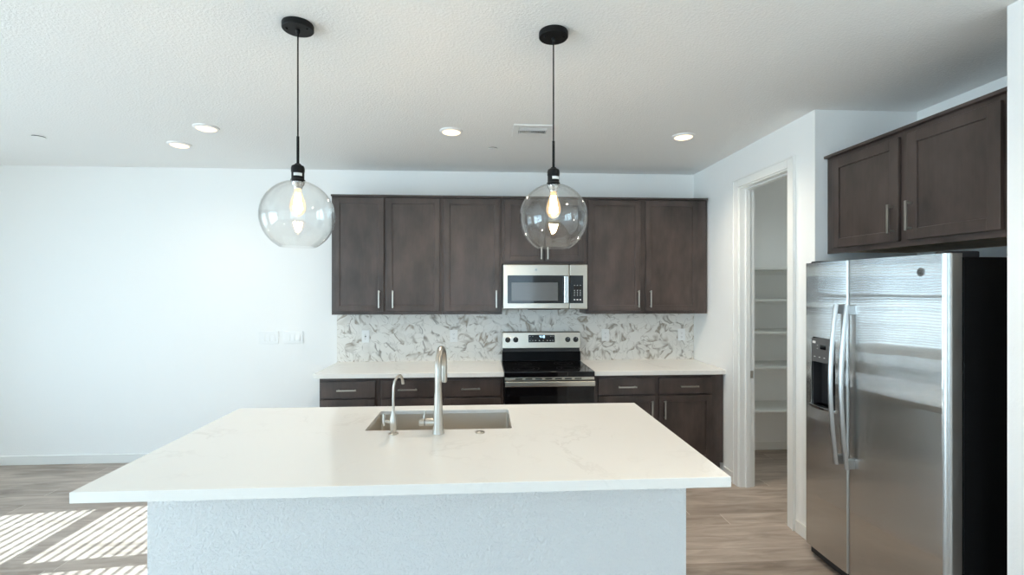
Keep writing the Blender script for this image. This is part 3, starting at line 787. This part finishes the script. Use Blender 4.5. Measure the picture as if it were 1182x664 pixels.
# cabinet over the fridge (facing left)
r = empty('wall_cabinet', (2.135, AY1 - .002, 1.832), 'two-door dark brown cabinet mounted above the refrigerator', 'cabinet', rz=-PI / 2)
LW = AY1 - AY0 - .004; h = 2.430 - 1.832
MB().box(0, LW, .020, AX - 2.135 - .001, .014, h, .0015).build('body', M['wood'], r)
MB().box(0, LW, .020, .040, 0, .0145).build('bottom_rail', M['wood'], r)
MB().box(.018, LW - .018, .041, AX - 2.137, .008, .0142).build('underside_panel', M['maple'], r)['label'] = 'bare light wood underside'
MB().box(0, LW, -.006, AX - 2.137, h - .004, h + .013, .003).build('top_moulding', M['wood'], r)
cab_front(r, 'door', .063, .536, .030, 2.400 - 1.832, 0, (.505, 1.980 - 1.832), True, .150, .056)
cab_front(r, 'door', .587, 1.030, .030, 2.400 - 1.832, 0, (.613, 1.982 - 1.832), True, .150, .056)

# ================================================================== island
IX0, IX1, IY0, IY1 = -1.4275, .9225, 1.7466, 2.906
r = empty('kitchen_island', (-.25, 2.5, 0), 'kitchen island base with white textured plaster front, under the quartz slab', 'island')
O = Vector(r.location)
BY0, BY1 = 2.094, 2.870
mb = MB(); mb.box(-1.402, .899, BY0, BY0 + .115, 0, .8755); mb.box(-1.402, -1.290, BY0 + .115, BY1, 0, .8755); mb.box(.787, .899, BY0 + .115, BY1, 0, .8755)
rb(mb, 'pony_wall', M['island'], r, smooth=False)
mb = MB(); mb.box(-1.288, -.66, BY0 + .117, BY1 - .02, .105, .8745); mb.box(.20, .785, BY0 + .117, BY1 - .02, .105, .8745); mb.box(-.66, .20, BY0 + .117, BY1 - .02, .105, .60)
mb.box(-1.288, .785, BY0 + .117, BY1 - .09, 0, .105); rb(mb, 'cabinet_body', M['wood'], r)
mb = MB()
for k in range(4):
    x0 = -1.280 + k * .516; mm = MB()
    shaker(mm, x0, x0 + .506, .125, .860, 0); bmesh.ops.transform(mm.bm, matrix=Matrix.Translation((-.5, BY1 - .0, 0)) @ Matrix.Rotation(PI, 4, 'Z'), verts=mm.bm.verts)
    rb(mm, 'door', M['wood'], r)
mb.bm.free()
SX0, SX1, SY0, SY1 = -.588, .141, 2.414, 2.797
def rrect(x0, x1, y0, y1, rad, n=6):
    pts = []
    for cx_, cy_, a0 in ((x1 - rad, y0 + rad, -PI / 2), (x1 - rad, y1 - rad, 0), (x0 + rad, y1 - rad, PI / 2), (x0 + rad, y0 + rad, PI)):
        for i in range(n + 1): a = a0 + PI / 2 * i / n; pts.append((cx_ + rad * math.cos(a), cy_ + rad * math.sin(a)))
    return pts
OUT = [(IX0, IY0), (IX1, IY0), (IX1, IY1), (IX0, IY1)]
mb = MB(); mb.slab_hole(OUT, rrect(SX0, SX1, SY0, SY1, .012), .894, CT)
mb.slab_hole(OUT, [(IX0 + .04, IY0 + .04), (IX1 - .04, IY0 + .04), (IX1 - .04, IY1 - .04), (IX0 + .04, IY1 - .04)], .876, .894)   # mitred drop edge
bmesh.ops.remove_doubles(mb.bm, verts=mb.bm.verts, dist=1e-5)
bmesh.ops.bevel(mb.bm, geom=[e_ for e_ in mb.bm.edges if e_.calc_face_angle(0) > .8 and min(v.co.z for v in e_.verts) > CT - 1e-4], offset=.0018, segments=2, profile=.5, affect='EDGES')
it = mb.build('island_countertop', M['quartz'], None, False, off=(-.25, 2.33, .876)); it.location = (-.25, 2.33, .876)
tag(it, 'long white quartz slab on top of the kitchen island, with sink cutout', 'countertop')
# sink
r = empty('kitchen_sink', (-.22, 2.605, .64), 'stainless steel undermount sink set in the island slab', 'sink')
O = Vector(r.location)
t = bmesh.new(); rings = []
for (ins, z, rad) in ((-.022, .8935, .03), (.0, .8935, .016), (.002, .70, .016), (.012, .662, .03), (.05, .655, .05)):
    rings.append([t.verts.new((x, y, z)) for x, y in rrect(SX0 + ins, SX1 - ins, SY0 + ins, SY1 - ins, rad)])
for (ins, z, rad) in ((.05, .650, .05), (.008, .654, .03), (-.004, .70, .02), (-.006, .890, .02), (-.022, .890, .03)):
    rings.append([t.verts.new((x, y, z)) for x, y in rrect(SX0 + ins, SX1 - ins, SY0 + ins, SY1 - ins, rad)])
nn = len(rings[0])
for i, (a, b_) in enumerate(zip(rings, rings[1:] + rings[:1])):
    if i == 4: continue
    for k in range(nn): t.faces.new((a[k], a[(k + 1) % nn], b_[(k + 1) % nn], b_[k]))
t.faces.new(rings[4]); t.faces.new(rings[5])
bmesh.ops.recalc_face_normals(t, faces=t.faces)
mb = MB(); mb.add(t); rb(mb, 'basin', M['sinksteel'], r)
mb = MB(); mb.lathe([(0, .656), (.045, .656), (.045, .660), (.036, .660), (.030, .657), (0, .657)], (-.22, 2.64, 0), 28); rb(mb, 'drain', M['drain'], r)

# main faucet
fx, fy = -.221, 2.353
r = empty('kitchen_faucet', (fx, fy, CT), 'tall satin nickel pull-down kitchen faucet standing at the sink cutout, lever on its left', 'faucet')
O = Vector(r.location)
mb = MB(); mb.lathe([(0, CT), (.0290, CT), (.0290, CT + .004), (.0278, CT + .008), (.0262, CT + .030), (.0225, CT + .090), (.0195, CT + .160), (.0180, CT + .196), (0, CT + .196)], (fx, fy, 0), 40); rb(mb, 'body', M['nickel'], r)
AR = .098; zc = 1.310 - AR
pts = [(fx, fy, CT + .190 + (zc - CT - .190) * i / 4) for i in range(5)]
for i in range(1, 15): a = PI - PI * 1.0 * i / 14; pts.append((fx + .010 * (1 + math.cos(a)) * .5, fy + AR + AR * math.cos(a), zc + AR * math.sin(a)))
rb(MB().tube(pts, .0170, 20), 'spout', M['nickel'], r)
ex, ey = fx + .010, fy + 2 * AR
mb = MB(); mb.lathe([(0, .002), (.0165, .002), (.0175, -.01), (.0190, -.075), (.0165, -.088), (0, -.088)], (ex, ey, zc), 28); sh = rb(mb, 'spray_head', M['nickel'], r)
mb = MB(); mb.lathe([(0, 0), (.0145, 0), (.0145, -.003), (0, -.003)], (ex, ey, zc - .088), 24); rb(mb, 'aerator', M['rubber'], sh)
mb = MB(); mb.box(ex - .006, ex + .006, ey + .015, ey + .021, zc - .06, zc - .028, .002); rb(mb, 'spray_button', M['rubber'], sh)
hz = .968
mb = MB(); mb.cyl((fx, fy, hz), (fx - .062, fy, hz), .0185, n=28); lv = rb(mb, 'valve', M['nickel'], r)
mb = MB(); mb.cyl((fx - .0615, fy, hz), (fx - .066, fy, hz), .0165, n=28); rb(mb, 'seam_ring', M['rubber'], lv)
mb = MB(); mb.cyl((fx - .066, fy, hz), (fx - .090, fy, hz), .0185, .0165, n=28)
mb.tube([(fx - .070, fy, hz + .012), (fx - .068, fy + .004, hz + .034), (fx - .062, fy + .010, hz + .052)], [.0048, .0042, .0036], 12)
rb(mb, 'lever', M['nickel'], r)
# filter faucet
gx, gy = -.436, 2.353
r = empty('filter_faucet', (gx, gy, CT), 'small slender satin nickel water filter faucet left of the main faucet', 'faucet')
O = Vector(r.location)
mb = MB(); mb.lathe([(0, CT), (.0230, CT), (.0230, CT + .003), (.0185, CT + .007), (0, CT + .007)], (gx, gy, 0), 32); rb(mb, 'base_plate', M['nickel'], r)
mb = MB(); mb.lathe([(0, CT + .006), (.0125, CT + .006), (.0135, CT + .020), (.0175, CT + .050), (.0180, CT + .062), (.0155, CT + .080), (.0095, CT + .098), (.0072, CT + .108), (0, CT + .108)], (gx, gy, 0), 32); rb(mb, 'body', M['nickel'], r)
pts = [(gx, gy, CT + .100), (gx + .000, gy, CT + .17), (gx + .001, gy + .002, CT + .225), (gx + .005, gy + .006, CT + .252), (gx + .012, gy + .016, CT + .268), (gx + .020, gy + .030, CT + .277), (gx + .026, gy + .044, CT + .275), (gx + .030, gy + .056, CT + .264), (gx + .033, gy + .064, CT + .248)]
rb(MB().tube(pts, .0062, 16), 'spout', M['nickel'], r)
rb(MB().cyl(pts[-1], (gx + .035, gy + .068, CT + .228), .0078, .0078, 16), 'spout_tip', M['nickel'], r)
mb = MB(); mb.cyl((gx, gy, .970), (gx - .040, gy, .976), .0090, .0080, 18)
mb.tube([(gx - .044, gy, .955), (gx - .046, gy, .975), (gx - .046, gy + .002, 1.010)], [.0062, .0072, .0055], 14); rb(mb, 'lever', M['nickel'], r)
# air switch button
r = empty('air_switch_button', (-.019, 2.351, CT), 'round satin nickel push button in the slab, right of the main faucet', 'button')
O = Vector(r.location)
mb = MB(); mb.lathe([(0, CT), (.0230, CT), (.0230, CT + .003), (.0205, CT + .006), (.0150, CT + .006), (.0150, CT + .004), (0, CT + .004)], (-.019, 2.351, 0), 36); rb(mb, 'flange', M['nickel'], r)
mb = MB(); mb.lathe([(0, CT + .0045), (.0138, CT + .0045), (.0138, CT + .0078), (.012, CT + .0088), (0, CT + .0092)], (-.019, 2.351, 0), 32); rb(mb, 'push_cap', M['nickel'], r)

# ================================================================== pendants
def pendant(x, y, label):
    r = empty('pendant_light', (x, y, H), label, 'pendant light', 'clear globe pendants over the island')
    z = lambda v: v - H
    mb = MB(); mb.lathe([(0, 0), (.062, 0), (.0635, -.003), (.0635, -.022), (.061, -.025), (0, -.025)], n=48); cn = mb.build('canopy', M['blackm'], r)
    mb = MB()
    mb.lathe([(0, -.025), (.009, -.025), (.008, -.036), (.004, -.042), (0, -.042)], n=18); mb.build('cord_grip', M['blackm'], cn)
    for s in (-1, 1): MB().lathe([(0, -.025), (.005, -.025), (.004, -.030), (0, -.031)], (s * .042, -.014, 0), 14).build('canopy_screw', M['blackm'], cn)
    MB().cyl((0, 0, -.035), (0, 0, z(2.256)), .0032, n=12).build('cord', M['blackm'], r)
    MB().cyl((0, 0, z(2.262)), (0, 0, z(2.140)), .0056, n=16).build('stem', M['blackm'], r)
    mb = MB(); mb.lathe([(0, z(2.147)), (.010, z(2.147)), (.014, z(2.142)), (.0245, z(2.136)), (.0270, z(2.128)), (.0270, z(2.112)), (.0255, z(2.110)), (.0255, z(2.080)), (.0290, z(2.078)), (.0290, z(2.068)), (0, z(2.068))], n=36); so = mb.build('socket', M['blackm'], r)
    mb = MB(); mb.lathe([(.0258, z(2.092)), (.0258, z(2.104))], n=36); bm_ = mb.bm
    bmesh.ops.delete(bm_, geom=[f for f in bm_.faces if not (-1.9 < math.atan2(f.calc_center_median().y, f.calc_center_median().x) < -.6)], context='FACES')
    bmesh.ops.solidify(bm_, geom=bm_.faces[:], thickness=.0006)
    mb.build('sticker', M['sticker'], so)['label'] = 'small white label on the socket'
    mb = MB(); mb.lathe([(0, z(2.069)), (.0270, z(2.069)), (.0255, z(2.058)), (.0185, z(2.050)), (.0165, z(2.040)), (0, z(2.040))], n=32); mb.build('bulb_cap', M['chrome'], so)['label'] = 'bright metal bulb holder'
    # globe: shell with an open bottom
    R0, cz = .150, 1.925; T = .0028
    def shell(R_, a0, a1, n=30): return [(R_ * math.sin(a0 + (a1 - a0) * i / n), z(cz) + R_ * math.cos(a0 + (a1 - a0) * i / n)) for i in range(n + 1)]
    a0 = math.asin(.029 / R0); a1 = PI - math.asin(.072 / R0)
    mb = MB(); mb.lathe(shell(R0, a0, a1) + shell(R0 - T, a1, a0), n=64, close=True); mb.build('globe_shade', M['globe'], r)['label'] = 'clear glass globe open at the bottom'
    bp_ = [(.0130, z(2.041)), (.0140, z(2.030)), (.0200, z(2.010)), (.0275, z(1.990)), (.0315, z(1.972)), (.0320, z(1.962)), (.0290, z(1.946)), (.0200, z(1.932)), (.0090, z(1.925)), (0, z(1.924))]
    bl = MB().lathe(bp_, n=32).build('bulb', M['bulb'], r)
    mb = MB()
    for k in range(8):
        a, b_ = 2 * PI * k / 8, 2 * PI * (k + .5) / 8
        mb.tube([(.009 * math.cos(a), .009 * math.sin(a), z(2.022)), (.0185 * math.cos(b_), .0185 * math.sin(b_), z(1.952))], .0009, 6)
        mb.tube([(.0185 * math.cos(b_), .0185 * math.sin(b_), z(1.952)), (.009 * math.cos(a + 2 * PI / 8), .009 * math.sin(a + 2 * PI / 8), z(2.022))], .0009, 6)
    mb.build('filament', M['filament'], bl)
    MB().cyl((0, 0, z(2.042)), (0, 0, z(1.955)), .0022, n=10).build('glass_stem', M['bulb'], bl)
    return r
pendant(-.787, 2.09, 'clear glass globe pendant on black cord, hanging before the bare white wall')
pendant(.304, 2.09, 'clear glass globe pendant on black cord, hanging in front of the microwave')

# ================================================================== ceiling fixtures
def downlight(x, y, label=None):
    r = empty('recessed_light', (x, y, H), label, 'ceiling light', 'recessed ceiling lights')
    MB().lathe([(0, 0), (.082, 0), (.080, -.006), (.066, -.012), (.064, -.009), (0, -.009)], n=40).build('trim_ring', M['plastic'], r)
    MB().lathe([(.063, -.0095), (.058, -.016), (.040, -.022), (0, -.025)], n=36).build('diffuser', M['led'], r)
    l = bpy.data.lights.new('lamp_beam', 'SPOT'); l.energy = SPOT_W; l.color = SPOT_COL; l.spot_size = math.radians(150); l.spot_blend = 1.0; l.shadow_soft_size = .05
    lo = bpy.data.objects.new('lamp_beam', l); col.objects.link(lo); lo.parent = r; lo.location = (0, 0, -.032)
    return r
d0 = downlight(-1.930, 3.470, 'lit recessed ceiling light above left wall, the larger-looking of the close pair')
full_beam = [ch for ch in d0.children if ch.type == 'LIGHT'][0].data
dim_beam = full_beam.copy(); dim_beam.energy = SPOT_W * .22          # the close pair on the left is dimmed
[ch for ch in d0.children if ch.type == 'LIGHT'][0].data = dim_beam
DL = [(-2.364, 3.890, 'lit recessed ceiling light farthest left, closest to the kitchen wall'), (-.231, 3.450, 'lit recessed ceiling light between the two pendant cords'),
      (1.468, 3.465, 'lit recessed ceiling light near the pantry doorway wall'),
      (1.05, 1.25, 'added unseen ceiling light above the right end of the island, nearest the fridge'),  # extra lamp out of view, added to brighten island, floor and right side
      (-3.4, -1.2, 'added unseen ceiling light over the far left of the living area')]  # extra lamp out of view behind the camera, added as fill
for x, y, lab in DL:
    c = copy_tree(d0); c.location = (x, y, H); c['label'] = lab
    for ch in c.children:
        if ch.type == 'LIGHT' and x > -2: ch.data = full_beam
c = copy_tree(d0); c.location = (2.85, 3.75, H); c['label'] = 'added unseen ceiling light inside the pantry'  # extra lamp out of view, added to brighten the pantry
for ch in c.children:
    if ch.type == 'LIGHT': ch.data = ch.data.copy(); ch.data.energy = SPOT_W * .23; ch.data.color = (.88, 1, 1)
    if ch.name.startswith('diffuser'): ch.data = ch.data.copy(); ch.data.materials[0] = M['led_dim']
def cover(x, y, rad, label):
    r = empty('sprinkler_cover', (x, y, H), label, 'sprinkler cover', 'concealed sprinkler covers')
    MB().lathe([(0, 0), (rad * .86, 0), (rad * .86, -.006), (0, -.006)], n=32).build('cup', M['rubber'], r)
    MB().lathe([(0, -.006), (rad, -.006), (rad, -.009), (rad * .9, -.011), (0, -.011)], n=36).build('cover_plate', M['plastic'], r)
cover(.073, 3.862, .042, 'small white disc on the ceiling beside the air vent')
cover(-3.290, 3.760, .046, 'small flat disc on the ceiling at far left, above bare wall')
# air vent
r = empty('air_vent', (.345, 3.405, H), 'white slatted metal air vent in the ceiling beside a pendant cord', 'vent')
mb = MB(); mb.slab_hole([(-.140, -.125), (.140, -.125), (.140, .125), (-.140, .125)], [(-.098, -.082), (.098, -.082), (.098, .082), (-.098, .082)], -.008, 0, .002); mb.build('frame', M['plastic'], r)
MB().box(-.098, .098, -.082, .082, -.0012, 0).build('backing', M['dark'], r)
mb = MB()
for k in range(15):
    x = -.091 + k * .013; a = -.55 if k < 7 else .65
    R_ = Matrix.Translation((x, .012, -.006)) @ Matrix.Rotation(a, 4, 'Y')
    mb.box(-.0010, .0010, -.035, .035, -.006, .004, mtx=R_)
mb.box(-.098, .098, -.032, -.023, -.009, -.002); mb.box(-.098, .098, .047, .083, -.009, -.002)
for y in (-.066, -.052): mb.box(-.098, .098, y - .0015, y + .0015, -.008, -.002)
mb.build('louvre_slats', M['plastic'], r)

# ================================================================== pantry shelves
for z, lab in ((1.805, 'topmost white pantry shelf'), (1.512, 'second white pantry shelf from the top'), (1.212, 'middle white pantry shelf of five'), (.891, 'fourth white pantry shelf from the top'), (.492, 'lowest white pantry shelf above the baseboard')):
    r = empty('pantry_shelf', (XP, D, z), lab + ', seen through the doorway', 'shelf', 'pantry shelves')
    MB().box(XR + WT - XP + .001, -.001, -.385, -.001, -.019, 0, .0015).build('board', M['shelf'], r)
    MB().box(XR + WT - XP + .001, -.001, -.020, -.001, -.060, -.0195, .001).build('cleat', M['trim'], r)
